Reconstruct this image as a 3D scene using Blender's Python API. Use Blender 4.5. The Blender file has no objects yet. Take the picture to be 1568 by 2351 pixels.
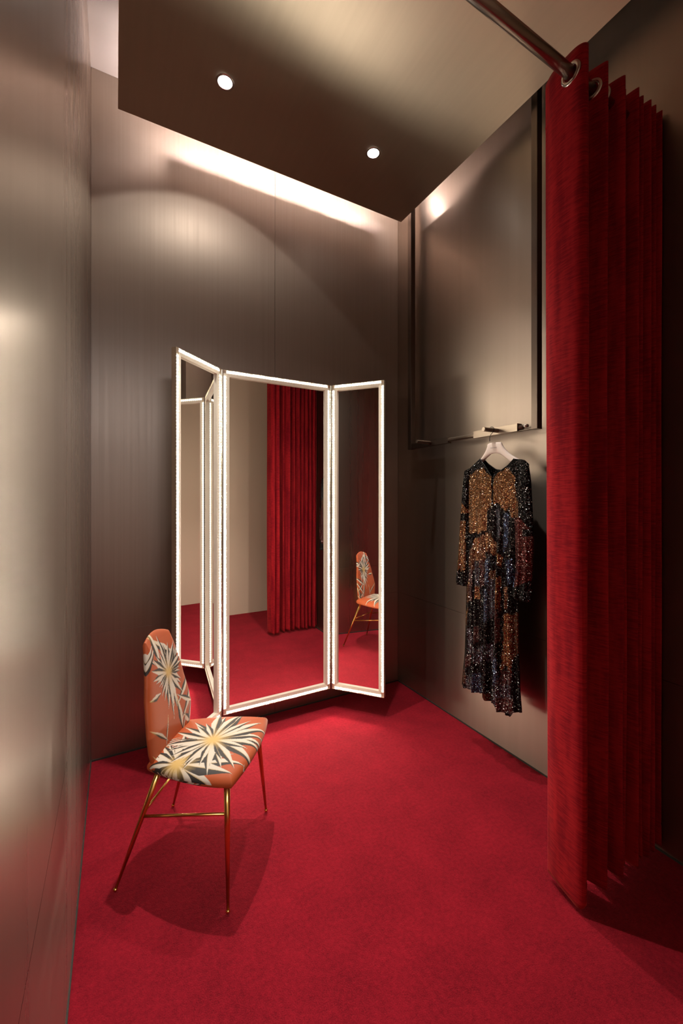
import bpy, bmesh, math, random
import numpy as np
from mathutils import Vector, Matrix
random.seed(7); rng = np.random.default_rng(5)
PI = math.pi
sc = bpy.context.scene
COL = sc.collection
# room frame: X runs along the rear wall, Y into the room, Z up; the camera stands at X=0,Y=0
EYE = 1.5; F = 943.0; CS = .8765; SN = .4814
XL, XR, YB, H = -.125, 2.027, 2.73, 3.95
SLAB = 3.60

def lin(r, g, b):
    f = lambda c: (c/255/12.92) if c/255 <= .04045 else ((c/255+.055)/1.055)**2.4
    return (f(r), f(g), f(b), 1)

# ------------------------------------------------------------------ helpers
def link(o, parent=None):
    COL.objects.link(o)
    if parent: o.parent = parent
    return o
def tag(o, label=None, cat=None, group=None, kind=None):
    if label: o['label'] = label
    if cat: o['category'] = cat
    if group: o['group'] = group
    if kind: o['kind'] = kind
    return o
def empty(name, loc=(0,0,0), rz=0, **k):
    o = bpy.data.objects.new(name, None); link(o)
    o.location = loc; o.rotation_euler = (0,0,rz); o.empty_display_size = .1
    return tag(o, **k)
def obj(name, bm, m, parent=None, smooth=False, bevel=0, seg=2):
    me = bpy.data.meshes.new(name)
    bmesh.ops.recalc_face_normals(bm, faces=bm.faces)
    bm.to_mesh(me); bm.free()
    for p in me.polygons: p.use_smooth = smooth
    if isinstance(m, (list, tuple)):
        for x in m: me.materials.append(x)
    else: me.materials.append(m)
    o = link(bpy.data.objects.new(name, me), parent)
    if bevel:
        b = o.modifiers.new('bevel', 'BEVEL'); b.width = bevel; b.segments = seg; b.limit_method = 'ANGLE'
    return o
def box(bm, x0, x1, y0, y1, z0, z1, mi=0):
    v = [bm.verts.new((x, y, z)) for z in (z0, z1) for y in (y0, y1) for x in (x0, x1)]
    for f in ((0,2,3,1),(4,5,7,6),(0,1,5,4),(2,6,7,3),(0,4,6,2),(1,3,7,5)):
        fc = bm.faces.new([v[i] for i in f]); fc.material_index = mi
    return v
def tube(bm, pts, radii, n=16, caps=True, mi=0):
    pts = [Vector(p) for p in pts]
    if not hasattr(radii, '__len__'): radii = [radii]*len(pts)
    rings = []; up = None
    for i, p in enumerate(pts):
        a = pts[max(i-1,0)]; b = pts[min(i+1,len(pts)-1)]
        t = (b-a).normalized()
        if up is None: up = Vector((0,0,1)) if abs(t.z) < .9 else Vector((1,0,0))
        x = up.cross(t).normalized(); y = t.cross(x); up = y
        rings.append([bm.verts.new(p + (x*math.cos(2*PI*k/n)+y*math.sin(2*PI*k/n))*radii[i]) for k in range(n)])
    for r, s in zip(rings, rings[1:]):
        for k in range(n): bm.faces.new((r[k], r[(k+1)%n], s[(k+1)%n], s[k])).material_index = mi
    if caps:
        bm.faces.new(rings[0][::-1]).material_index = mi; bm.faces.new(rings[-1]).material_index = mi
def lathe(bm, prof, n=32, mat=Matrix()):
    rings = []
    for r, z in prof:
        if r < 1e-6: rings.append([bm.verts.new(mat @ Vector((0,0,z)))])
        else: rings.append([bm.verts.new(mat @ Vector((r*math.cos(2*PI*k/n), r*math.sin(2*PI*k/n), z))) for k in range(n)])
    for a, b in zip(rings, rings[1:]):
        for k in range(n):
            k2 = (k+1) % n
            if len(a) == 1 and len(b) == 1: continue
            if len(a) == 1: bm.faces.new((a[0], b[k], b[k2]))
            elif len(b) == 1: bm.faces.new((a[k], b[0], a[k2]))
            else: bm.faces.new((a[k], b[k], b[k2], a[k2]))
def catmull(pts, n):
    P = [np.array(p, float) for p in pts]; P = [2*P[0]-P[1]] + P + [2*P[-1]-P[-2]]
    out = []
    for i in range(1, len(P)-2):
        for k in range(n):
            t = k/n
            out.append(.5*((2*P[i])+(-P[i-1]+P[i+1])*t+(2*P[i-1]-5*P[i]+4*P[i+1]-P[i+2])*t*t+(-P[i-1]+3*P[i]-3*P[i+1]+P[i+2])*t**3))
    out.append(P[-2]); return out

# ------------------------------------------------------------------ materials
def mat(name):
    m = bpy.data.materials.new(name); m.use_nodes = True
    nt = m.node_tree; b = nt.nodes['Principled BSDF']
    return m, nt, b
def N(nt, t, **k):
    n = nt.nodes.new(t)
    for a, v in k.items():
        if a in ('inputs',): continue
        setattr(n, a, v)
    return n
def simple(name, col, rough=.5, metal=0, **k):
    m, nt, b = mat(name)
    b.inputs['Base Color'].default_value = col; b.inputs['Roughness'].default_value = rough; b.inputs['Metallic'].default_value = metal
    for a, v in k.items(): b.inputs[a.replace('_', ' ')].default_value = v
    return m
def brushed(name, col, rough, aniso, tangent, stretch, col2=None, bump=.02, rv=.04):
    m, nt, b = mat(name); L = nt.links.new
    tc = N(nt, 'ShaderNodeTexCoord'); mp = N(nt, 'ShaderNodeMapping'); mp.inputs['Scale'].default_value = stretch
    L(tc.outputs['Object'], mp.inputs['Vector'])
    n1 = N(nt, 'ShaderNodeTexNoise'); n1.inputs['Scale'].default_value = 1; n1.inputs['Detail'].default_value = 6; n1.inputs['Roughness'].default_value = .6
    L(mp.outputs[0], n1.inputs['Vector'])
    mx = N(nt, 'ShaderNodeMix', data_type='RGBA'); mx.inputs[6].default_value = col; mx.inputs[7].default_value = col2 or col
    L(n1.outputs['Fac'], mx.inputs[0]); L(mx.outputs[2], b.inputs['Base Color'])
    mr = N(nt, 'ShaderNodeMapRange'); mr.inputs['From Min'].default_value = .3; mr.inputs['From Max'].default_value = .7
    mr.inputs['To Min'].default_value = rough-rv; mr.inputs['To Max'].default_value = rough+rv
    L(n1.outputs['Fac'], mr.inputs['Value']); L(mr.outputs[0], b.inputs['Roughness'])
    if bump:
        bp = N(nt, 'ShaderNodeBump'); bp.inputs['Strength'].default_value = bump; bp.inputs['Distance'].default_value = .01
        L(n1.outputs['Fac'], bp.inputs['Height']); L(bp.outputs[0], b.inputs['Normal'])
    b.inputs['Metallic'].default_value = 1
    b.inputs['Anisotropic'].default_value = aniso
    if tangent:
        cx = N(nt, 'ShaderNodeCombineXYZ')
        for i in range(3): cx.inputs[i].default_value = tangent[i]
        L(cx.outputs[0], b.inputs['Tangent'])
    return m
BRZ = (.40, .33, .275, 1); BRZ2 = (.34, .275, .228, 1)
M_wall_s = brushed('brushed_bronze_side', BRZ, .42, .6, (0,0,1), (9, 9, .12), BRZ2, 0, .015)
M_wall_l = brushed('brushed_bronze_near', BRZ, .28, .5, (0,0,1), (9, 9, .12), BRZ2, 0, .02)
M_wall_s.node_tree.nodes['Mapping'].inputs['Scale'].default_value = (40, 14, .25)
M_wall_b = brushed('brushed_bronze_back', BRZ, .5, .6, (1,0,0), (90, 1, .6), BRZ2, 0, .02)
M_slab = brushed('satin_bronze_ceiling', (.74,.64,.51,1), .44, .88, (1,0,0), (40, 1.2, 1), (.68,.59,.47,1), 0, .02)
M_slab.node_tree.nodes['Principled BSDF'].inputs['Metallic'].default_value = 1
M_ceil = simple('ceiling_plaster', (.25,.215,.20,1), .8)
M_tan = simple('tan_satin_panel', (.62,.48,.37,1), .5, .2)
M_dark = simple('dark_trim', (.03,.025,.02,1), .6, .2)
M_post = brushed('rack_bronze', (.17,.13,.105,1), .36, .3, (0,0,1), (60,60,2), (.14,.11,.09,1))
M_rackl = brushed('rack_light_bronze', (.40,.33,.26,1), .36, .3, None, (60,3,60), (.36,.29,.23,1))
M_chrome = simple('brushed_nickel', (.55,.49,.45,1), .25, 1)
M_brass = simple('brass', (.72,.44,.13,1), .22, 1)
M_frame = simple('mirror_frame_metal', (.62,.54,.43,1), .38, 1)
M_chan = simple('mirror_channel_cream', (.80,.73,.60,1), .45, .2)
M_glass = simple('mirror_glass', (.93,.93,.92,1), 0.0, 1)
M_hook = simple('black_wire', (.02,.02,.02,1), .35, .8)
M_hanger = simple('blush_hanger', (.78,.66,.60,1), .45)
M_ink = simple('printed_ink', (.10,.08,.07,1), .6)
M_black = simple('can_black', (.01,.01,.01,1), .5)
M_white = simple('pale_plaster', (.75,.66,.58,1), .7)
def emit(name, col, s):
    m = bpy.data.materials.new(name); m.use_nodes = True; nt = m.node_tree; nt.nodes.clear()
    e = nt.nodes.new('ShaderNodeEmission'); e.inputs[0].default_value = col; e.inputs[1].default_value = s
    o = nt.nodes.new('ShaderNodeOutputMaterial'); nt.links.new(e.outputs[0], o.inputs[0]); return m
M_led = emit('led_warm_white', (1,.88,.71,1), 1050)
M_ledh = emit('led_warm_white_bar', (1,.88,.71,1), 3400)
M_tape = emit('led_tape_glow', (1,.93,.80,1), 2.2)
M_cove = emit('cove_light', (1,.86,.82,1), 1050)
M_lamp = emit('downlight_lens', (1,.96,.9,1), 25)

def carpet():
    m, nt, b = mat('red_carpet'); L = nt.links.new
    tc = N(nt, 'ShaderNodeTexCoord')
    n1 = N(nt, 'ShaderNodeTexNoise'); n1.inputs['Scale'].default_value = 260; n1.inputs['Detail'].default_value = 3
    n2 = N(nt, 'ShaderNodeTexNoise'); n2.inputs['Scale'].default_value = 5; n2.inputs['Detail'].default_value = 6; n2.inputs['Roughness'].default_value = .65
    n3 = N(nt, 'ShaderNodeTexNoise'); n3.inputs['Scale'].default_value = 70; n3.inputs['Detail'].default_value = 4
    for n in (n1,n2,n3): L(tc.outputs['Object'], n.inputs['Vector'])
    r = N(nt, 'ShaderNodeValToRGB'); r.color_ramp.elements[0].position = .38; r.color_ramp.elements[0].color = (.13,.004,.010,1)
    r.color_ramp.elements[1].position = .62; r.color_ramp.elements[1].color = (.255,.008,.018,1)
    a = N(nt, 'ShaderNodeMath', operation='MULTIPLY_ADD'); a.inputs[1].default_value = .35; L(n2.outputs['Fac'], a.inputs[0])
    a2 = N(nt, 'ShaderNodeMath', operation='MULTIPLY'); a2.inputs[1].default_value = .35; L(n1.outputs['Fac'], a2.inputs[0])
    a3 = N(nt, 'ShaderNodeMath', operation='MULTIPLY_ADD'); a3.inputs[1].default_value = .30; L(n3.outputs['Fac'], a3.inputs[0]); L(a2.outputs[0], a3.inputs[2])
    L(a3.outputs[0], a.inputs[2]); L(a.outputs[0], r.inputs[0]); L(r.outputs[0], b.inputs['Base Color'])
    bp = N(nt, 'ShaderNodeBump'); bp.inputs['Strength'].default_value = .9; bp.inputs['Distance'].default_value = .006
    L(a3.outputs[0], bp.inputs['Height']); L(bp.outputs[0], b.inputs['Normal'])
    b.inputs['Roughness'].default_value = 1; b.inputs['Specular IOR Level'].default_value = .05
    b.inputs['Sheen Weight'].default_value = .25; b.inputs['Sheen Tint'].default_value = (1,.15,.15,1)
    return m
M_carpet = carpet()
def velvet():
    m, nt, b = mat('red_velvet'); L = nt.links.new
    tc = N(nt, 'ShaderNodeTexCoord'); mp = N(nt, 'ShaderNodeMapping'); mp.inputs['Scale'].default_value = (1,1,14)
    L(tc.outputs['Object'], mp.inputs['Vector'])
    n1 = N(nt, 'ShaderNodeTexNoise'); n1.inputs['Scale'].default_value = 22; n1.inputs['Detail'].default_value = 5; L(mp.outputs[0], n1.inputs['Vector'])
    n2 = N(nt, 'ShaderNodeTexNoise'); n2.inputs['Scale'].default_value = 7; n2.inputs['Detail'].default_value = 3
    mp2 = N(nt, 'ShaderNodeMapping'); mp2.inputs['Scale'].default_value = (3,3,.5); L(tc.outputs['Object'], mp2.inputs['Vector']); L(mp2.outputs[0], n2.inputs['Vector'])
    a = N(nt, 'ShaderNodeMath', operation='ADD'); L(n1.outputs['Fac'], a.inputs[0]); L(n2.outputs['Fac'], a.inputs[1])
    r = N(nt, 'ShaderNodeValToRGB'); r.color_ramp.elements[0].position = .7; r.color_ramp.elements[0].color = (.18,.004,.010,1)
    r.color_ramp.elements[1].position = 1.; r.color_ramp.elements[1].color = (.34,.011,.016,1)
    h = N(nt, 'ShaderNodeMath', operation='MULTIPLY'); h.inputs[1].default_value = .85
    L(a.outputs[0], h.inputs[0]); L(h.outputs[0], r.inputs[0]); L(r.outputs[0], b.inputs['Base Color'])
    bp = N(nt, 'ShaderNodeBump'); bp.inputs['Strength'].default_value = .2; bp.inputs['Distance'].default_value = .003
    L(n1.outputs['Fac'], bp.inputs['Height']); L(bp.outputs[0], b.inputs['Normal'])
    b.inputs['Roughness'].default_value = .9; b.inputs['Specular IOR Level'].default_value = .08
    b.inputs['Sheen Weight'].default_value = .15; b.inputs['Sheen Roughness'].default_value = .35; b.inputs['Sheen Tint'].default_value = (1,.25,.2,1)
    return m
M_velvet = velvet()
def printed(name, rough=.45):
    m, nt, b = mat(name)
    a = N(nt, 'ShaderNodeVertexColor'); a.layer_name = 'print'
    nt.links.new(a.outputs['Color'], b.inputs['Base Color']); b.inputs['Roughness'].default_value = rough
    return m
M_print = printed('palm_print_satin', .62)
def sequins(alpha=1.0):
    m, nt, b = mat('sequin_knit'); L = nt.links.new
    a = N(nt, 'ShaderNodeVertexColor'); a.layer_name = 'print'
    tc = N(nt, 'ShaderNodeTexCoord')
    v = N(nt, 'ShaderNodeTexVoronoi'); v.inputs['Scale'].default_value = 330; L(tc.outputs['Object'], v.inputs['Vector'])
    g = N(nt, 'ShaderNodeNewGeometry')
    s = N(nt, 'ShaderNodeVectorMath', operation='SUBTRACT'); s.inputs[1].default_value = (.5,.5,.5); L(v.outputs['Color'], s.inputs[0])
    k = N(nt, 'ShaderNodeVectorMath', operation='SCALE'); k.inputs['Scale'].default_value = 1.5; L(s.outputs[0], k.inputs[0])
    ad = N(nt, 'ShaderNodeVectorMath', operation='ADD'); L(g.outputs['Normal'], ad.inputs[0]); L(k.outputs[0], ad.inputs[1])
    nn = N(nt, 'ShaderNodeVectorMath', operation='NORMALIZE'); L(ad.outputs[0], nn.inputs[0])
    L(nn.outputs[0], b.inputs['Normal'])
    sp = N(nt, 'ShaderNodeSeparateColor'); L(v.outputs['Color'], sp.inputs[0])
    mr = N(nt, 'ShaderNodeMapRange'); mr.inputs['From Min'].default_value = .955; mr.inputs['From Max'].default_value = .99; mr.inputs['To Max'].default_value = .7
    L(sp.outputs[2], mr.inputs['Value'])
    mx = N(nt, 'ShaderNodeMix', data_type='RGBA'); mx.inputs[7].default_value = (.95,.90,.84,1); L(mr.outputs[0], mx.inputs[0]); L(a.outputs['Color'], mx.inputs[6])  # a few random sequins turned pale: sparkle put into the colour
    L(mx.outputs[2], b.inputs['Base Color'])
    b.inputs['Metallic'].default_value = .9; b.inputs['Roughness'].default_value = .2
    return m
M_seq = sequins()
def mesh_fabric():
    m, nt, b = mat('sheer_black_mesh'); b.inputs['Base Color'].default_value = (.02,.02,.02,1); b.inputs['Alpha'].default_value = .6; b.inputs['Roughness'].default_value = .7
    return m
M_sheer = mesh_fabric()

# ------------------------------------------------------------------ room shell
def struct(o): o['kind'] = 'structure'; return o
def panels(bm, rects, place):       # rects in wall coordinates (a0,a1,z0,z1); 2 mm joints
    for a0, a1, z0, z1 in rects: place(bm, a0+.0012, a1-.0012, z0+.0012, z1-.0012)
ZS = .73
bm = bmesh.new()
box(bm, -3.2, 4.5, -4.5, YB+.05, -.1, 0); struct(obj('floor', bm, M_carpet))
# rear wall, joint at X=.97
bm = bmesh.new()
box(bm, XL-.05, XR+.05, YB+.004, YB+.08, 0, H)
panels(bm, [(XL,.97,0,ZS),(XL,.97,ZS,H),(.97,XR,0,ZS),(.97,XR,ZS,H)], lambda b,a0,a1,z0,z1: box(b,a0,a1,YB,YB+.01,z0,z1))
struct(obj('wall_back', bm, M_wall_b))
bm = bmesh.new()
box(bm, XL-.08, XL-.004, -.6, YB, 0, H)
panels(bm, [(-.6,1.368,0,ZS),(-.6,1.368,ZS,H),(1.368,YB,0,ZS),(1.368,YB,ZS,H)], lambda b,a0,a1,z0,z1: box(b,XL-.01,XL,a0,a1,z0,z1))
struct(obj('wall_left', bm, M_wall_l))
bm = bmesh.new()
box(bm, XR+.004, XR+.08, -.05, YB, 0, H)
panels(bm, [(-.05,1.2,0,ZS),(-.05,1.2,ZS,H),(1.2,YB,0,ZS),(1.2,YB,ZS,H)], lambda b,a0,a1,z0,z1: box(b,XR,XR+.01,a0,a1,z0,z1))
struct(obj('wall_right', bm, M_wall_s))
bm = bmesh.new(); box(bm, .62, XR+.08, -.17, -.05, 0, H); struct(obj('wall_front', bm, M_tan))
bm = bmesh.new(); box(bm, XL-.3, XR+.3, -.6, YB+.1, H, H+.08); struct(obj('ceiling', bm, M_ceil))
bm = bmesh.new(); box(bm, -3.1, 4.5, -4.3, -4.2, 0, 3.2); struct(obj('wall_shop', bm, M_white))
bm = bmesh.new(); box(bm, -3.1, -3.0, -4.2, -.6, 0, 3.2); struct(obj('wall_shop_left', bm, M_white))
bm = bmesh.new(); box(bm, 4.4, 4.5, -4.2, -.05, 0, 3.2); struct(obj('wall_shop_right', bm, M_white))
bm = bmesh.new(); box(bm, -3.1, XL-.08, -.68, -.6, 0, 3.2); struct(obj('wall_shop_near', bm, M_white))
bm = bmesh.new(); box(bm, XR+.08, 4.5, -.13, -.05, 0, 3.2); struct(obj('wall_shop_side', bm, M_white))
bm = bmesh.new(); box(bm, -3.2, 4.5, -4.5, -.6, 3.2, 3.3); struct(obj('ceiling_shop', bm, M_white))
for nm, b in (('foot_shadow_back', (XL, XR, YB-.004, YB, 0, .008)), ('foot_shadow_left', (XL, XL+.004, -.6, YB-.004, 0, .008)), ('foot_shadow_right', (XR-.004, XR, -.05, YB-.004, 0, .008))):  # thin dark strips stand in for the small shadow at the wall foot
    bm = bmesh.new(); box(bm, *b); struct(obj(nm, bm, M_dark))

# hanging ceiling slab
bm = bmesh.new()
box(bm, .010, 1.905, .22, 2.525, SLAB, SLAB+.03)
raft = tag(obj('ceiling_panel', bm, M_slab, bevel=.0012, seg=1), 'large satin bronze metal panel hung below the ceiling, holding two round downlights', 'ceiling panel')
# cove strip light lying on the panel's rear edge
cove = empty('cove_light', (.96, 2.475, SLAB+.03))
bm = bmesh.new(); box(bm, -.66, .82, -.015, .015, 0, .11); box(bm, -.66, .82, .0151, .018, 0, .1195); box(bm, -.66, .82, -.018, -.0151, 0, .145); obj('housing', bm, M_dark, cove)  # unseen side lips added to limit how the strip lights the wall
bm = bmesh.new(); box(bm, -.66, .82, -.010, .010, .11, .125); obj('light_strip', bm, M_cove, cove)
cove = tag(cove, 'pinkish strip light above the hung ceiling panel washing the rear wall', 'light')
# downlights
def downlight(x, y, label, tilt, tdir, beam, spill):
    t = empty('downlight', (x, y, SLAB), label=label, cat='ceiling light', group='round downlights in the hung ceiling panel')
    bm = bmesh.new(); lathe(bm, [(.036,-.001),(.044,-.001),(.046,-.003),(.044,-.005),(.036,-.005),(.034,-.003),(.036,-.001)], 40); obj('trim_ring', bm, M_chrome, t, True)
    bm = bmesh.new(); lathe(bm, [(0,-.0045),(.030,-.0045),(.033,-.003),(.033,-.0012),(0,-.0012)], 32); obj('lens', bm, M_lamp, t, True)
    v = Vector((math.sin(tilt)*math.cos(tdir), math.sin(tilt)*math.sin(tdir), -math.cos(tilt)))
    for nm, P_, S_, B_ in (('downlight_beam',)+beam, ('downlight_spill',)+spill):
        l = bpy.data.lights.new(nm, 'SPOT'); l.energy = P_; l.spot_size = math.radians(S_); l.spot_blend = B_; l.shadow_soft_size = .018; l.color = (1,.94,.85)
        o = link(bpy.data.objects.new(nm, l), t); o.location = (0,0,-.03)
        o.rotation_euler = (Vector((.0,-.12,-1)) if nm == 'downlight_beam' else v).to_track_quat('-Z','Y').to_euler()
downlight(.483, 2.10, 'lit round downlight in the ceiling panel above the patterned chair', math.radians(25), math.radians(90), (285, 76, 1), (9, 104, .1))
downlight(1.373, 2.098, 'lit round downlight in the ceiling panel above the garment rail side', math.radians(12), math.radians(-100), (150, 76, 1), (6, 70, .5))

# ------------------------------------------------------------------ trifold mirror
ZB, ZT = .142, 2.30
def mirror_panel(parent, x0, y0, ang, W, zb=ZB, zt=ZT):
    """panel from hinge (x0,y0) running W along direction ang; front faces -y locally"""
    t = bpy.data.objects.new('mirror_panel', None); link(t, parent); t.location = (x0-parent.location.x, y0-parent.location.y, 0); t.rotation_euler = (0,0,ang); t.empty_display_size=.1
    B = .040
    # frame: extruded L profile with outer lip, mitred at the corners
    prof = [(0,0),(.003,0),(.003,.0062),(.021,.0062),(.021,0),(.023,0),(B,.003),(B,.016),(B,.030),(0,.030)]   # (inset from edge, depth)
    bm = bmesh.new()
    rings = []
    for ins, dep in prof:
        rings.append([bm.verts.new(p) for p in ((ins,dep,zb+ins),(W-ins,dep,zb+ins),(W-ins,dep,zt-ins),(ins,dep,zt-ins))])
    for i in range(len(prof)):
        a, b = rings[i], rings[(i+1) % len(prof)]
        mi = 1 if i in (1, 2, 3, 4, 5, 6) else 0
        for k in range(4):
            f = bm.faces.new((a[k], a[(k+1)%4], b[(k+1)%4], b[k])); f.material_index = mi
    obj('frame', bm, [M_frame, M_chan], t)
    bm = bmesh.new(); box(bm, B-.001, W-B+.001, .016, .020, zb+B-.001, zt-B+.001); obj('mirror_glass', bm, M_glass, t)
    c = .012; g = .036; r = .0022
    for a, b in (((c,zb+g),(c,zt-g)), ((W-c,zb+g),(W-c,zt-g)), ((.02,zb+c),(W-.02,zb+c)), ((.02,zt-c),(W-.02,zt-c))):
        bm = bmesh.new()
        hx = 1 if a[0] == b[0] else 0; hz = 1-hx; e = .0075
        box(bm, a[0]-hx*e, b[0]+hx*e, .0058, .0061, a[1]-hz*e, b[1]+hz*e, 0)
        # single light chips along the strip; louvres added to cut their light off sharply
        Ls = (b[1]-a[1]) if hx else (b[0]-a[0]); nc = int(Ls/.018); q = Ls/nc; e = .0014
        for k in range(nc+1):
            ps = k*q
            if hx: box(bm, a[0]-.0088, a[0]+.0088, .0002, .0058, a[1]+ps-.0004, a[1]+ps+.0004, 2)
            else: box(bm, a[0]+ps-.0004, a[0]+ps+.0004, .0002, .0058, a[1]-.0088, a[1]+.0088, 2)
            if k < nc:
                cx, cz = (a[0], a[1]+ps+q/2) if hx else (a[0]+ps+q/2, a[1])
                vv = [bm.verts.new(p) for p in ((cx-e,.0055,cz-e),(cx+e,.0055,cz-e),(cx+e,.0055,cz+e),(cx-e,.0055,cz+e))]
                bm.faces.new(vv).material_index = 1
        obj('light_strip', bm, [M_tape, M_ledh if hz else M_led, M_frame], t)
    return t
YM = 2.60; UL = .5795; UR = 1.343; WS = .3844
tri = empty('dressing_mirror', ((UL+UR)/2, YM, 0), label='tall three-panel folding mirror with glowing light strips around each frame', cat='mirror')
mirror_panel(tri, UL+.006, YM, 0, UR-UL-.012)
A = math.radians(50)
mirror_panel(tri, UR+.006*math.cos(A), YM-.006*math.sin(A), -A, WS)
A = math.radians(42.7); WS = .403
mirror_panel(tri, UL-(WS+.006)*math.cos(A), YM-(WS+.006)*math.sin(A), A, WS)
for x in (UL, UR):
    bm = bmesh.new(); tube(bm, [(x-tri.location.x, .004, ZB+.001), (x-tri.location.x, .004, ZT-.001)], .004, 12); obj('hinge', bm, M_frame, tri, True)
for x in (-.25, .25):
    for z in (.5, 1.9):
        bm = bmesh.new(); box(bm, x-.04, x+.04, .028, YB-YM-.001, z, z+.10); obj('wall_bracket', bm, M_dark, tri)

# ------------------------------------------------------------------ patterned chair
ORANGE = np.array(lin(168,74,28)[:3]); WHT = np.array(lin(200,188,171)[:3]); BLK = np.array(lin(38,32,28)[:3]); GOLD = np.array(lin(196,160,92)[:3])
def spike(colr, P, c, th, L, wm, bend=0, gap=0.0, r0=0.0):
    d = P-np.array(c); s = d[:,0]*math.cos(th)+d[:,1]*math.sin(th); t = -d[:,0]*math.sin(th)+d[:,1]*math.cos(th)
    t = t-bend*s*s
    q = np.clip(s/L, 0, 1)
    w = wm*np.where(q < .55, np.power(q/.55, .8), np.power(np.clip((1-q)/.45,0,1), 1.0))
    ins = (s > r0) & (s < L) & (np.abs(t) < w)
    a = t/np.maximum(w,1e-6)
    col = np.where((a > -.02)[:,None], WHT, BLK)
    edge = ((a > -.14) & (a <= .0))[:,None]
    col = np.where(edge, GOLD*.55+WHT*.25, col)
    gr = np.clip(1-s/(.38*L), 0, 1)[:,None]
    col = col*(1-gr)+GOLD*gr*.9+col*gr*.1
    colr[ins] = col[ins]
def burst(colr, P, c, lens, wfac=1.0, a0=0.0, seed=1):
    r = np.random.default_rng(seed); n = len(lens)
    for i in r.permutation(n):
        th = a0+2*PI*(i+r.uniform(-.18,.18))/n
        L = lens[i]*r.uniform(.88,1.1)
        spike(colr, P, c, th, L, wfac*math.tan(PI/n)*L*.55, bend=r.uniform(-.8,.8))
    d = np.hypot(P[:,0]-c[0], P[:,1]-c[1]); R = .16*np.median(lens)
    k = np.clip(1.4-d/R, 0, 1)[:,None]; colr[:] = colr*(1-k)+GOLD*k
def seat_print(P):        # P in seat plan coordinates (forward, sideways)
    c = np.tile(ORANGE, (len(P),1))
    spike(c, P, (.30,-.30), 2.2, .30, .006, 1.5); spike(c, P, (.40,-.26), 2.0, .16, .006, -1)
    for k in range(9): spike(c, P, (-.05+.012*k,-.03-.012*k), .35+.04*k, .10, .006, 1)
    A_ = [.175+.03*math.sin(3*k)+.06*max(0,math.cos(2*PI*k/36-.9)) for k in range(36)]
    B_ = [.15+.03*math.sin(5*k)+.09*max(0,math.cos(2*PI*k/34-.25)) for k in range(34)]
    burst(c, P, (.1036,-.150), B_, 1.9, .1, 3)
    burst(c, P, (.182,-.002), A_, 1.9, 0, 4)
    return c
def back_print(P):        # P = (sideways, height)
    c = np.tile(ORANGE*.96, (len(P),1))
    for (x,y),th,L,w,b in (((-.17,.895),-.35,.14,.010,-2),((-.19,.80),.35,.17,.011,1.5),((-.20,.775),.25,.20,.011,2),
                           ((-.06,.925),-.75,.19,.013,.6),((-.16,.60),-.55,.17,.006,-.8),((-.15,.50),-.9,.16,.006,.6),
                           ((.22,.70),-2.75,.20,.010,.8),((.22,.665),-2.45,.22,.010,.5),((.22,.63),-2.2,.22,.009,.4),((.20,.59),-2.1,.20,.008,.3),
                           ((.055,.66),-1.5,.20,.010,.6),((.16,.47),2.2,.10,.010,1),((.2,.52),-2.6,.14,.009,1),((-.05,.97),-1.45,.19,.012,.3),((.18,.80),2.9,.10,.007,1)):
        spike(c, P, (x,y), th, L, w*1.5, b)
    lens = [.07+.035*abs(math.cos(2*PI*k/26))**0+.03*abs(math.sin(2*PI*k/26))**3+.02*math.sin(7*k) for k in range(26)]
    burst(c, P, (.028,.755), lens, 1.6, .1, 9)
    for (x,y),th,L,w,b in (((-.13,.70),-.2,.09,.012,2),((.17,.86),-2.6,.10,.012,1),((.20,.56),2.75,.16,.012,-1),((-.02,.60),-1.9,.13,.006,.8),((.12,.56),-2.0,.13,.007,.5)): spike(c, P, (x,y), th, L, w, b)
    spike(c, P, (.028,.755), -1.62, .20, .009, 0); spike(c, P, (.028,.755), 1.75, .17, .012, 0)
    return c
def cushion(name, P3, n1, n2, prn, parent, mat_):
    """P3(a,b,side) -> xyz; closed cushion from two n1 x n2 sheets sharing a rim"""
    A1 = np.sin(np.linspace(-PI/2, PI/2, n1)); B1 = np.sin(np.linspace(-PI/2, PI/2, n2))
    A1 = np.sign(A1)*np.abs(A1); verts = []; faces = []; pc = []
    idx = {}
    for side in (0, 1):
        for i, a in enumerate(A1):
            for j, b in enumerate(B1):
                rim = i in (0, n1-1) or j in (0, n2-1)
                if side and rim: idx[1,i,j] = idx[0,i,j]; continue
                idx[side,i,j] = len(verts); v, q = P3(a, b, side); verts.append(v); pc.append(q)
        for i in range(n1-1):
            for j in range(n2-1):
                f = [idx[side,i,j], idx[side,i+1,j], idx[side,i+1,j+1], idx[side,i,j+1]]
                faces.append(f if side == 0 else f[::-1])
    me = bpy.data.meshes.new(name); me.from_pydata(verts, [], faces); me.update()
    cl = me.color_attributes.new('print', 'FLOAT_COLOR', 'POINT')
    c = prn(np.array(pc)); c4 = np.ones((len(verts), 4), np.float32); c4[:,:3] = c
    cl.data.foreach_set('color', c4.ravel())
    me.polygons.foreach_set('use_smooth', [True]*len(me.polygons))
    me.materials.append(mat_)
    return link(bpy.data.objects.new(name, me), parent)
chair = empty('side_chair', (.2065,1.86,0), math.atan2(-.582,.813), label='orange upholstered side chair with black and white palm burst print and slim brass legs', cat='chair')
SQ = .32
def squ(a, b): return a*math.sqrt(1-SQ*b*b/2), b*math.sqrt(1-SQ*a*a/2)
SS = math.sqrt(1-SQ/2)
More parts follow.
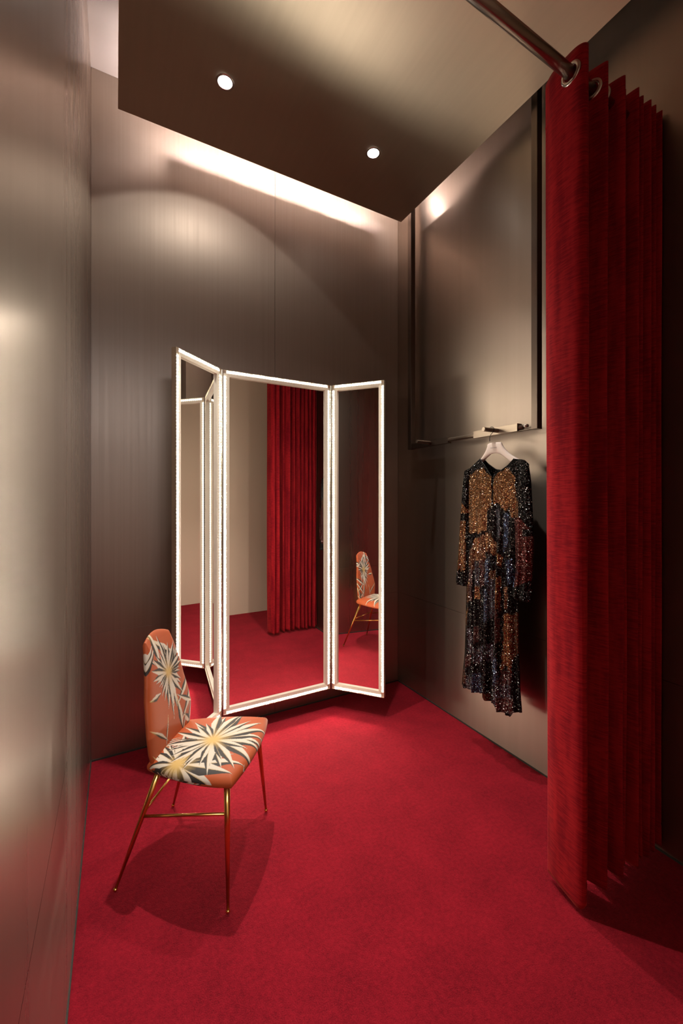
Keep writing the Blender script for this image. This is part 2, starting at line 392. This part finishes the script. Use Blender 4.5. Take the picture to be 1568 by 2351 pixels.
def seatP(a, b, side):
    x, y = squ(a, b); x /= SS**.5; y /= SS**.5
    X = .158+.192*x + .012*(1-y*y)*(1 if x > 0 else 0)*x
    w = .160+.070*(x+1)/2+.006*(1-x*x)
    Y = w*y+.018
    e = max(abs(a), abs(b)); dome = (1-e**8)**.5 if e < 1 else 0
    mid = .452+.010*(X/.35)-.008*abs(y)**2*(x*.5+.5)
    z = mid + (.032*dome + .006*(1-e*e) if side == 0 else -.028*dome)
    k = 1+.10*(1-dome)*(1 if side else .2)
    return (X, Y, z), (X*1.0, Y*k-.018*0)
cushion('seat', seatP, 300, 380, seat_print, chair, M_print)
HH = [.40,.43,.5,.57,.63,.7,.75,.8,.86,.90,.935]; WW = [.245,.28,.315,.33,.31,.282,.262,.236,.210,.190,.165]
OO = [-.004,0,.004,.006,.016,.03,.036,.045,.056,.066,.072]
def backP(a, b, side):
    x, y = squ(a, b); x /= SS**.5; y /= SS**.5
    h = .666+.258*x
    W = np.interp(h, HH, WW); o = np.interp(h, HH, OO)
    Y = W/2*y*.985+.008
    e = max(abs(a), abs(b)); dome = (1-e**6)**.5 if e < 1 else 0
    thick = .019
    X = -o-.004-.018*(1-y*y)*.5 + (thick*dome if side == 0 else -thick*dome)
    return (X, Y, h), (Y*(1+.12*(1-dome)), h)
cushion('backrest', backP, 340, 220, back_print, chair, M_print)
LEGS = [((.312,-.170,.43),(.333,-.212)), ((.300,.215,.43),(.325,.272)), ((.010,-.110,.43),(-.128,-.185)), ((.010,.150,.43),(-.135,.250))]
def legpt(i, h):
    (tx,ty,tz),(fx,fy) = LEGS[i]; k = (tz-h)/tz; return Vector((tx+(fx-tx)*k, ty+(fy-ty)*k, h))
for i in range(4):
    bm = bmesh.new(); tube(bm, [legpt(i,.437), legpt(i,.30), legpt(i,.012)], [.0115,.0105,.0052], 20)
    lg = obj('leg', bm, M_brass, chair, True)
    bm = bmesh.new(); p = legpt(i,.010); lathe(bm, [(0,-.0085),(.005,-.007),(.0085,0),(.006,.006),(0,.0085)], 16, Matrix.Translation(p)); obj('ball_foot', bm, M_brass, lg, True)
for a, b, h1, h2 in ((2,0,.262,.335),(3,1,.262,.335),(2,3,.278,.278)):
    bm = bmesh.new(); tube(bm, [legpt(a,h1), legpt(b,h2)], .0055, 14); obj('stretcher', bm, M_brass, chair, True)

# ------------------------------------------------------------------ curtain and its rod
RODY, RODZ = .912, 3.05
rod = empty('curtain_rod', (1.0, RODY, RODZ), label='polished metal curtain rod crossing the ceiling and threaded through the red curtain', cat='curtain rod')
bm = bmesh.new(); tube(bm, [(XL-1.0+.004,0,0),(XR-1.0-.004,0,0)], .0205, 40); obj('pole', bm, M_chrome, rod, True)
for x, s in ((XR-1.0-.0125,1),(XL-1.0+.0125,-1)):
    bm = bmesh.new(); tube(bm, [(x-.0115,0,0),(x+.0115,0,0)], .034, 32); obj('wall_flange', bm, M_chrome, rod, True)
cur = empty('curtain', (1.75, .93, 0), label='floor-length red velvet eyelet curtain pulled back beside the doorway', cat='curtain')
ridge = [1.48,1.608,1.652,1.726,1.783,1.828,1.874,1.922,1.970,2.012]
pts = [(1.490,1.034),(1.468,.985),(1.456,.905),(1.460,.874),(1.477,.864),(1.494,.878),(1.520,.955),(1.560,.990)]
rr = ridge[1:]
for i, u in enumerate(rr):
    f = [.862,.905,.862,.888,.862,.868,.862,.866,.862][i]
    pts.append((u-.006, f)); 
    if i < len(rr)-1:
        m_ = (u+rr[i+1])/2; bk = [.955,.985,.955,.98,.98,.985,.98,.985][i]
        pts.append((m_-.004, bk))
pts.append((2.016,.96))
path = catmull(pts, 12)
zs = list(np.linspace(.026,.10,6))+[.118,.124,.130]+list(np.linspace(.16,2.9,46))+[2.94,2.955,2.960,2.965]+list(np.linspace(3.0,3.128,6))
bm = bmesh.new(); rows = []
n = len(path)
for z in zs:
    row = []
    groove = .0025 if z in (.124, 2.960) else 0
    for i, p in enumerate(path):
        q = i/(n-1); a = z/3.1
        y = .925+(p[1]-.925)*(1.0-.08*(1-a)) + .006*math.sin(9*q*PI+z*1.3)*math.sin(z*2.1)*(1-a)*(1 if q > .12 else .4)+groove
        x = p[0]+.005*math.sin(z*1.9+q*21)*(1-a)
        x = min(x, XR-.006)
        zz = z
        if z < .05: zz = z+.008*math.sin(q*47)+.004
        if z > 3.05: zz = z+(z-3.05)*.05*math.sin(q*30+1)
        row.append(bm.verts.new((x-1.75, y-.93, zz)))
    rows.append(row)
for a, b in zip(rows, rows[1:]):
    for k in range(n-1): bm.faces.new((a[k],a[k+1],b[k+1],b[k]))
cl = obj('fabric', bm, M_velvet, cur, True)
sd = cl.modifiers.new('thick','SOLIDIFY'); sd.thickness = .0035; sd.offset = 0
# eyelets where the fabric crosses the rod
prev = None
for i in range(1, n):
    y0, y1 = path[i-1][1], path[i][1]
    if (y0-RODY)*(y1-RODY) <= 0 and y0 != y1:
        x = (path[i-1][0]+path[i][0])/2
        if (prev and x-prev < .02) or x > 1.70: continue
        prev = x
        tx = path[i][0]-path[i-1][0]; ty = y1-y0
        nrm = Vector((ty, -tx, 0)).normalized()
        if nrm.x > 0: nrm = -nrm
        M = Matrix.Translation((x-1.75, RODY-.93, RODZ)) @ nrm.to_track_quat('Z','Y').to_matrix().to_4x4()
        bm = bmesh.new(); lathe(bm, [(.0235,-.006),(.0225,0),(.0245,.0055),(.030,.0065),(.037,.0045),(.0385,.0015),(.0385,-.0045),(.030,-.006),(.0235,-.006)], 40, M)
        obj('eyelet', bm, M_chrome, cur, True)

# ------------------------------------------------------------------ garment rack on the right wall
RX0, RX1 = 1.945, 1.985
rack = empty('garment_rail', (1.965, 1.94, 1.87), label='slim bronze U-shaped hanging rail with pegs dropping from above along the side wall', cat='clothes rail')
def rk(x, y, z): return (x-1.965, y-1.94, z-1.87)
def rbox(name, x0,x1,y0,y1,z0,z1, m, par=rack, bev=.001):
    bm = bmesh.new(); box(bm, x0-1.965,x1-1.965,y0-1.94,y1-1.94,z0-1.87,z1-1.87); return obj(name, bm, m, par, bevel=bev, seg=1)
rbox('post', RX0,RX1, 2.455,2.495, 1.866,H, M_post); rbox('post', RX0,RX1, 1.400,1.436, 1.866,H, M_post)
rbox('channel', RX0+.004,RX1-.004, 2.07,2.455, 1.868,1.908, M_post)
rbox('sleeve', RX0-.004,RX1-.004, 1.520,1.838, 1.868,1.912, M_rackl)
rbox('flat_bar', RX0+.004,RX1-.012, 1.436,1.520, 1.868,1.872, M_post)
bm = bmesh.new(); tube(bm, [rk(1.963,1.50,1.889), rk(1.963,2.12,1.889)], .0135, 24); obj('slide_rod', bm, M_rackl, rack, True)
bm = bmesh.new(); tube(bm, [rk(1.963,1.500,1.893), rk(1.963,1.470,1.893)], .009, 16); obj('slide_pin', bm, M_chrome, rack, True)
for y, m in ((1.655, M_rackl), (2.245, M_post)):
    bm = bmesh.new(); tube(bm, [rk(1.948,y,1.890), rk(1.827,y,1.890)], .0125, 24); pg = obj('peg', bm, m, rack, False, bevel=.0012)
    bm = bmesh.new(); tube(bm, [rk(1.8271,y,1.890), rk(1.8262,y,1.890)], .0095, 24); obj('peg_cap', bm, M_rackl, pg)

# ------------------------------------------------------------------ hanger and dress (in the plane X = UD)
UD = 1.893
def pl(px, py, u=UD):        # point of the vertical plane X=u seen along a sight line of the survey
    a = px-784; du = CS*a+SN*F; dw = -SN*a+CS*F; k = u/du
    return (u, k*dw, EYE-(py-1143)*k)
hang = empty('clothes_hanger', (UD, 1.655, 1.80), label='pale blush hanger with thin black hook hooked on the rail peg inside the dress', cat='hanger')
def rel(p, o): return Vector(p)-o.location
# outline of the body as a swept bar: top edge and bottom edge polylines in px
top = [(1088,1074),(1099,1062),(1109,1049),(1116,1037),(1120,1026),(1121.5,1019),(1129,1016.5),(1138,1015.5),(1147,1015),(1151,1015),(1154,1022),(1160,1031),(1168,1039),(1178,1046),(1188,1052),(1200,1062),(1208,1070)]
bot = [(1088,1079),(1098,1072),(1107,1062),(1114,1054),(1120,1049),(1126,1044),(1132,1041.5),(1138,1041),(1143,1041),(1149,1043),(1155,1047),(1161,1051),(1168,1056),(1174,1061),(1182,1066),(1196,1072),(1208,1078)]
bm = bmesh.new(); rings = []
T = catmull(top, 4); B_ = catmull(bot, 4); nn = len(T)
for i in range(nn):
    a = pl(*T[i]); b = pl(*B_[i]); q = abs(i/(nn-1)-.5)*2; th = .007+.008*q**1.5
    bend = -.03*q*q      # shoulders curve towards the wearer's front
    ctr = [(a[1]+b[1])/2, (a[2]+b[2])/2]
    r = []
    for k in range(12):
        ang = 2*PI*k/12; ca, sa = math.cos(ang), math.sin(ang)
        ca = math.copysign(abs(ca)**.6, ca); sa = math.copysign(abs(sa)**.6, sa)
        y = ctr[0]+(a[1]-b[1])/2*sa; z = ctr[1]+(a[2]-b[2])/2*sa
        r.append(bm.verts.new(rel((UD+bend*.0+th*ca, y, z), hang)))
    rings.append(r)
for r, s in zip(rings, rings[1:]):
    for k in range(12): bm.faces.new((r[k], r[(k+1)%12], s[(k+1)%12], s[k]))
bm.faces.new(rings[0]); bm.faces.new(rings[-1][::-1])
obj('hanger_body', bm, M_hanger, hang, True)
bm = bmesh.new(); y0 = 1.668
hk = [(UD,y0,1.826),(UD,y0,1.846),(UD,y0-.006,1.862),(UD,y0-.020,1.874),(UD,y0-.030,1.886),(UD,y0-.030,1.898),(UD,y0-.020,1.906),(UD,y0-.008,1.907),(UD,y0+.002,1.900),(UD,y0+.005,1.890)]
tube(bm, [rel(p, hang) for p in catmull(hk, 5)], .0019, 10); obj('hook', bm, M_hook, hang, True)
tx = bpy.data.curves.new('hanger_lettering', 'FONT'); tx.body = 'THE PARK'; tx.size = .0085; tx.align_x = 'CENTER'; tx.space_character = 1.25; tx.extrude = .0001
tx.materials.append(M_ink)
tmp = bpy.data.objects.new('lettering', tx); COL.objects.link(tmp); bpy.context.view_layer.update()
to = bpy.data.objects.new('lettering', bpy.data.meshes.new_from_object(tmp)); link(to, hang); bpy.data.objects.remove(tmp)
to.rotation_euler = (PI/2, 0, -PI/2); to.location = rel((UD-.0115, pl(1136,1028)[1], pl(1136,1029.5)[2]), hang)

dress = empty('dress', (UD, 1.65, .3), label='long-sleeved sequin dress in bronze and black patches hanging on the rail hanger', cat='dress')
BRO = np.array([.27,.13,.055]); BL = np.array([.018,.017,.017]); DSL = np.array([.10,.10,.12]); BLU = np.array([.07,.10,.17]); PLUM = np.array([.12,.07,.065]); DBR = np.array([.17,.085,.045]); MAR = np.array([.13,.035,.03])
def inpoly(P, poly):
    x, y = P[:,0], P[:,1]; ins = np.zeros(len(P), bool); j = len(poly)-1
    for i in range(len(poly)):
        xi, yi = poly[i]; xj, yj = poly[j]
        if yi != yj: ins ^= ((yi > y) != (yj > y)) & (x < (xj-xi)*(y-yi)/(yj-yi)+xi)
        j = i
    return ins
def dress_print(P):
    Q = P.copy(); Q[:,0] += .8*np.sin(P[:,1]*.21)+.5*np.sin(P[:,1]*.07+2); Q[:,1] += 2.0*np.sin(P[:,0]*.35)
    c = np.tile(BL, (len(P),1))
    def S(poly, col): c[inpoly(Q, poly)] = col
    S([(1073,1110),(1076,1100),(1085,1090),(1100,1082),(1112,1074),(1122,1080),(1138,1096),(1141,1158),(1130,1175),(1128,1215),(1112,1222),(1090,1224),(1076,1226),(1070,1170)], BRO)
    S([(1143,1096),(1155,1085),(1168,1076),(1180,1080),(1188,1096),(1189,1140),(1196,1160),(1205,1187),(1180,1188),(1178,1160),(1172,1176),(1160,1160),(1150,1155),(1144,1156)], BRO)
    S([(1080,1290),(1085,1262),(1095,1245),(1108,1233),(1122,1228),(1140,1229),(1152,1250),(1152,1275),(1136,1270),(1128,1262),(1126,1300),(1112,1300),(1085,1310)], DBR)
    S([(1124,1222),(1132,1222),(1134,1262),(1125,1264)], BRO); S([(1137,1230),(1145,1236),(1147,1270),(1137,1268)], BRO)
    S([(1094,1240),(1110,1232),(1112,1280),(1098,1290)], BRO)
    S([(1148,1170),(1158,1165),(1160,1230),(1152,1240)], DSL); S([(1166,1180),(1175,1178),(1174,1250),(1165,1270)], BLU)
    # skirt patches
    S([(1095,1290),(1110,1283),(1110,1345),(1097,1350)], DSL); S([(1112,1285),(1125,1290),(1125,1340),(1112,1350)], PLUM)
    S([(1083,1300),(1092,1305),(1090,1380),(1082,1370)], PLUM); S([(1098,1345),(1112,1343),(1112,1372),(1098,1373)], BRO)
    S([(1126,1280),(1135,1282),(1133,1340),(1127,1340)], BLU); S([(1134,1310),(1150,1305),(1150,1355),(1134,1360)], DBR)
    S([(1073,1340),(1084,1330),(1083,1385),(1072,1382)], DBR); S([(1070,1400),(1079,1395),(1078,1432),(1069,1434)], BRO)
    S([(1152,1270),(1162,1275),(1160,1300),(1153,1298)], BRO); S([(1150,1330),(1160,1320),(1157,1400),(1148,1395)], BRO)
    S([(1133,1330),(1148,1325),(1147,1395),(1140,1420),(1130,1418)], DSL); S([(1168,1290),(1180,1280),(1186,1330),(1172,1345)], BLU)
    S([(1165,1345),(1174,1350),(1172,1400),(1164,1395)], DBR); S([(1124,1345),(1131,1350),(1130,1420),(1124,1425)], BLU)
    S([(1164,1408),(1192,1408),(1192,1480),(1182,1490),(1180,1540),(1168,1525),(1158,1540),(1162,1470)], BRO)
    S([(1176,1412),(1192,1410),(1192,1500),(1178,1520)], DBR)
    S([(1144,1400),(1156,1395),(1158,1470),(1146,1480)], PLUM); S([(1079,1445),(1090,1440),(1092,1500),(1080,1495)], DSL)
    S([(1097,1440),(1110,1432),(1108,1470),(1097,1480)], PLUM); S([(1096,1490),(1118,1480),(1122,1515),(1100,1522)], DSL)
    S([(1127,1475),(1141,1478),(1146,1520),(1130,1520)], DSL); S([(1066,1505),(1090,1500),(1086,1530),(1070,1530)], PLUM)
    S([(1062,1540),(1072,1535),(1076,1565),(1060,1568)], DBR); S([(1075,1555),(1093,1550),(1094,1585),(1074,1583)], DSL)
    S([(1095,1545),(1113,1540),(1116,1590),(1094,1588)], BLU*.8); S([(1141,1510),(1152,1505),(1154,1560),(1142,1570)], BLU)
    S([(1118,1590),(1130,1585),(1140,1600),(1128,1605)], DBR); S([(1145,1575),(1160,1545),(1176,1560),(1185,1636),(1165,1634),(1142,1622)], DSL*1.2)
    S([(1158,1535),(1180,1540),(1178,1570),(1155,1570)], PLUM); S([(1150,1600),(1182,1600),(1184,1636),(1148,1628)], PLUM*1.3)
    return c*.75
XLs = [(1050,1070),(1078,1067),(1110,1070),(1200,1074),(1330,1071),(1440,1069),(1500,1067),(1550,1062),(1575,1060),(1650,1059)]
XRs = [(1050,1212),(1068,1215),(1110,1204),(1190,1200),(1300,1192),(1380,1191),(1480,1191),(1590,1195),(1640,1199),(1660,1200)]
def xl(y): return np.interp(y, [p[0] for p in XLs], [p[1] for p in XLs])
def xr(y): return np.interp(y, [p[0] for p in XRs], [p[1] for p in XRs])
HEM = ([0,.08,.2,.3,.42,.48,.56,.62,.66,.8,.86,.9,1],[1571,1577,1582,1587,1589,1602,1610,1612,1628,1638,1643,1634,1636])
def front_top(s): return np.interp(s, [0,.10,.26,.50,.515,.53,.70,.80,.93,1], [1086,1076,1053,1094,1140,1094,1070,1053,1056,1066])
def back_top(s): return np.interp(s, [0,.10,.26,.34,.45,.6,.72,.80,.93,1], [1086,1076,1053,1066,1077,1080,1074,1053,1056,1066])
def cloth(name, parent, xa, xb, yt, yb, depth, sign, m, ns=90, ntt=260, prn=dress_print, u0=UD, folds=None):
    verts = []; faces = []; pc = []
    for j in range(ntt+1):
        t = j/ntt
        for i in range(ns+1):
            s = i/ns; y = yt(s)+(yb(s)-yt(s))*t
            x = xa(y)+(xb(y)-xa(y))*s
            e = math.sin(PI*min(max(s,0),1))
            g = min(1, max(0,(y-1080)/300))
            f = folds(s, y)*g if folds else 0
            u = u0+sign*(depth*e**.6*(.5+.5*min(1,(y-1050)/60)))+f*e**.4
            verts.append((u-parent.location.x,)+tuple(np.array(pl(x, y, u0)[1:])-np.array([parent.location.y, parent.location.z])))
            pc.append((x + (f*90), y))
    w = ns+1
    for j in range(ntt):
        for i in range(ns): faces.append((j*w+i, j*w+i+1, (j+1)*w+i+1, (j+1)*w+i))
    me = bpy.data.meshes.new(name); me.from_pydata(verts, [], faces); me.update()
    if prn is not None:
        cl = me.color_attributes.new('print','FLOAT_COLOR','POINT'); c4 = np.ones((len(verts),4), np.float32); c4[:,:3] = prn(np.array(pc)); cl.data.foreach_set('color', c4.ravel())
    me.polygons.foreach_set('use_smooth', [True]*len(me.polygons)); me.materials.append(m)
    o = link(bpy.data.objects.new(name, me), parent)
    sdm = o.modifiers.new('thick','SOLIDIFY'); sdm.thickness = .0012; sdm.offset = 0
    return o
def fld(s, y):
    q = (y-1080)/560
    return .011*math.sin(2*PI*(5.2*s+.25*q)+.6)+.007*math.sin(2*PI*(9.7*s-.3*q)+2)+.004*math.sin(2*PI*17*s+q)
cloth('bodice_and_skirt', dress, xl, xr, front_top, lambda s: np.interp(s, *HEM), .040, -1, M_seq, folds=fld)
cloth('back_panel', dress, xl, xr, back_top, lambda s: np.interp(s, *HEM)-6, .028, 1, M_seq, 60, 160, lambda P: np.tile(BL*1.6, (len(P),1)), folds=lambda s, y: .4*fld(s+.3, y))
# sleeves: shoulder to cuff
def sleeve_print(side):
    def f(P):
        c = np.tile(BRO*.9 if side == 'l' else MAR, (len(P),1))
        x, y = P[:,0], P[:,1]
        if side == 'l':
            c[y < 1145+ (x-1060)*1.5] = BL; c[(y > 1178) & (y < 1196) & (x > 1063)] = BL; c[(y > 1190) & (x > 1073)] = BL
            c[y > 1308+3*np.sin(x)] = BL*1.2; c *= .75
        else:
            c[(y < 1190+(x-1200)*1.2)] = BL; c[(y > 1150) & (y < 1188) & (x < 1196)] = BRO*.8
            c[(x < 1184) & (y > 1300)] = BLU*.6; c[(y > 1345-(x-1190)*.4)] = BL; c[(y > 1215) & (y < 1232) & (x > 1205)] = BL; c *= .75
        return c
    return f
SLl = ([1078,1130,1180,1257,1328,1345],[1067,1063,1058,1053,1047,1047]); SLr = ([1078,1110,1200,1308,1345],[1083,1078,1077,1077,1074])
SRl = ([1060,1110,1188,1240,1308,1370],[1192,1190,1181,1183,1184,1173]); SRr = ([1060,1104,1193,1257,1385],[1213,1219,1224,1225,1220])
ff = lambda s, y: .008*math.sin(2*PI*2.1*s+.8)+.003*math.sin(2*PI*5*s)
for nm, a, b, yt, yb, k in (('sleeve', SLl, SLr, lambda s: 1084-10*s, lambda s: 1334+12*s**.5, 'l'), ('sleeve', SRl, SRr, lambda s: 1054+14*s*s, lambda s: 1368+16*s, 'r')):
    u0 = UD-.022 if k == 'r' else UD-.012
    fa = lambda y, a=a: np.interp(y, *a); fb = lambda y, b=b: np.interp(y, *b)
    o = cloth(nm, dress, fa, fb, yt, yb, .022, -1, M_seq, 36, 130, sleeve_print(k), u0=u0, folds=ff)
    cloth('sleeve_lining', dress, fa, fb, yt, lambda s, yb=yb: yb(s)-3, .018, 1, M_seq, 24, 60, lambda P: np.tile(BL, (len(P),1)), u0=u0).parent = o
# neck binding
for fn, s0, s1, sg in ((front_top,.26,.5,-1),(front_top,.53,.80,-1),(back_top,.26,.80,1)):
    bm = bmesh.new(); P = []
    for k in range(25):
        s = s0+(s1-s0)*k/24; y = float(fn(s)); x = xl(y)+(xr(y)-xl(y))*s; e = math.sin(PI*s)
        d_ = (.040 if sg < 0 else .028)*e**.6*(.5+.5*min(1,(y-1050)/60))
        q = pl(x, y); P.append(rel((UD+sg*d_, q[1], q[2]), dress))
    tube(bm, P, .0016, 8); obj('neck_binding', bm, M_hook, dress, True)

# ------------------------------------------------------------------ light from the shop behind the camera
l = bpy.data.lights.new('shop_light', 'AREA'); l.shape = 'RECTANGLE'; l.size = 2.2; l.size_y = 1.6; l.energy = 160; l.color = (.93,.95,1)
o = link(bpy.data.objects.new('shop_ceiling_light', l)); o.location = (.9, -2.4, 3.15)
tag(o, 'flat ceiling light of the shop outside the fitting room', 'light')
w = bpy.data.worlds.new('w'); sc.world = w; w.use_nodes = True
w.node_tree.nodes['Background'].inputs[0].default_value = (.5,.45,.42,1); w.node_tree.nodes['Background'].inputs[1].default_value = .02

# ------------------------------------------------------------------ camera
cam = bpy.data.cameras.new('camera'); co = link(bpy.data.objects.new('camera', cam))
cam.sensor_fit = 'HORIZONTAL'; cam.sensor_width = 36; cam.lens = 36*F/1568; cam.shift_y = -32.5/1568; cam.clip_start = .02
co.location = (0,0,EYE); co.rotation_euler = (PI/2, 0, -math.atan2(SN, CS)); sc.camera = co
sc.view_settings.view_transform = 'Standard'; sc.view_settings.look = 'None'; sc.view_settings.gamma = 1; sc.view_settings.use_curve_mapping = False
sc.view_settings.exposure = 0
cy = sc.cycles
cy.use_denoising = True; cy.max_bounces = 12; cy.glossy_bounces = 8; cy.diffuse_bounces = 4; cy.sample_clamp_indirect = 8; cy.caustics_reflective = True
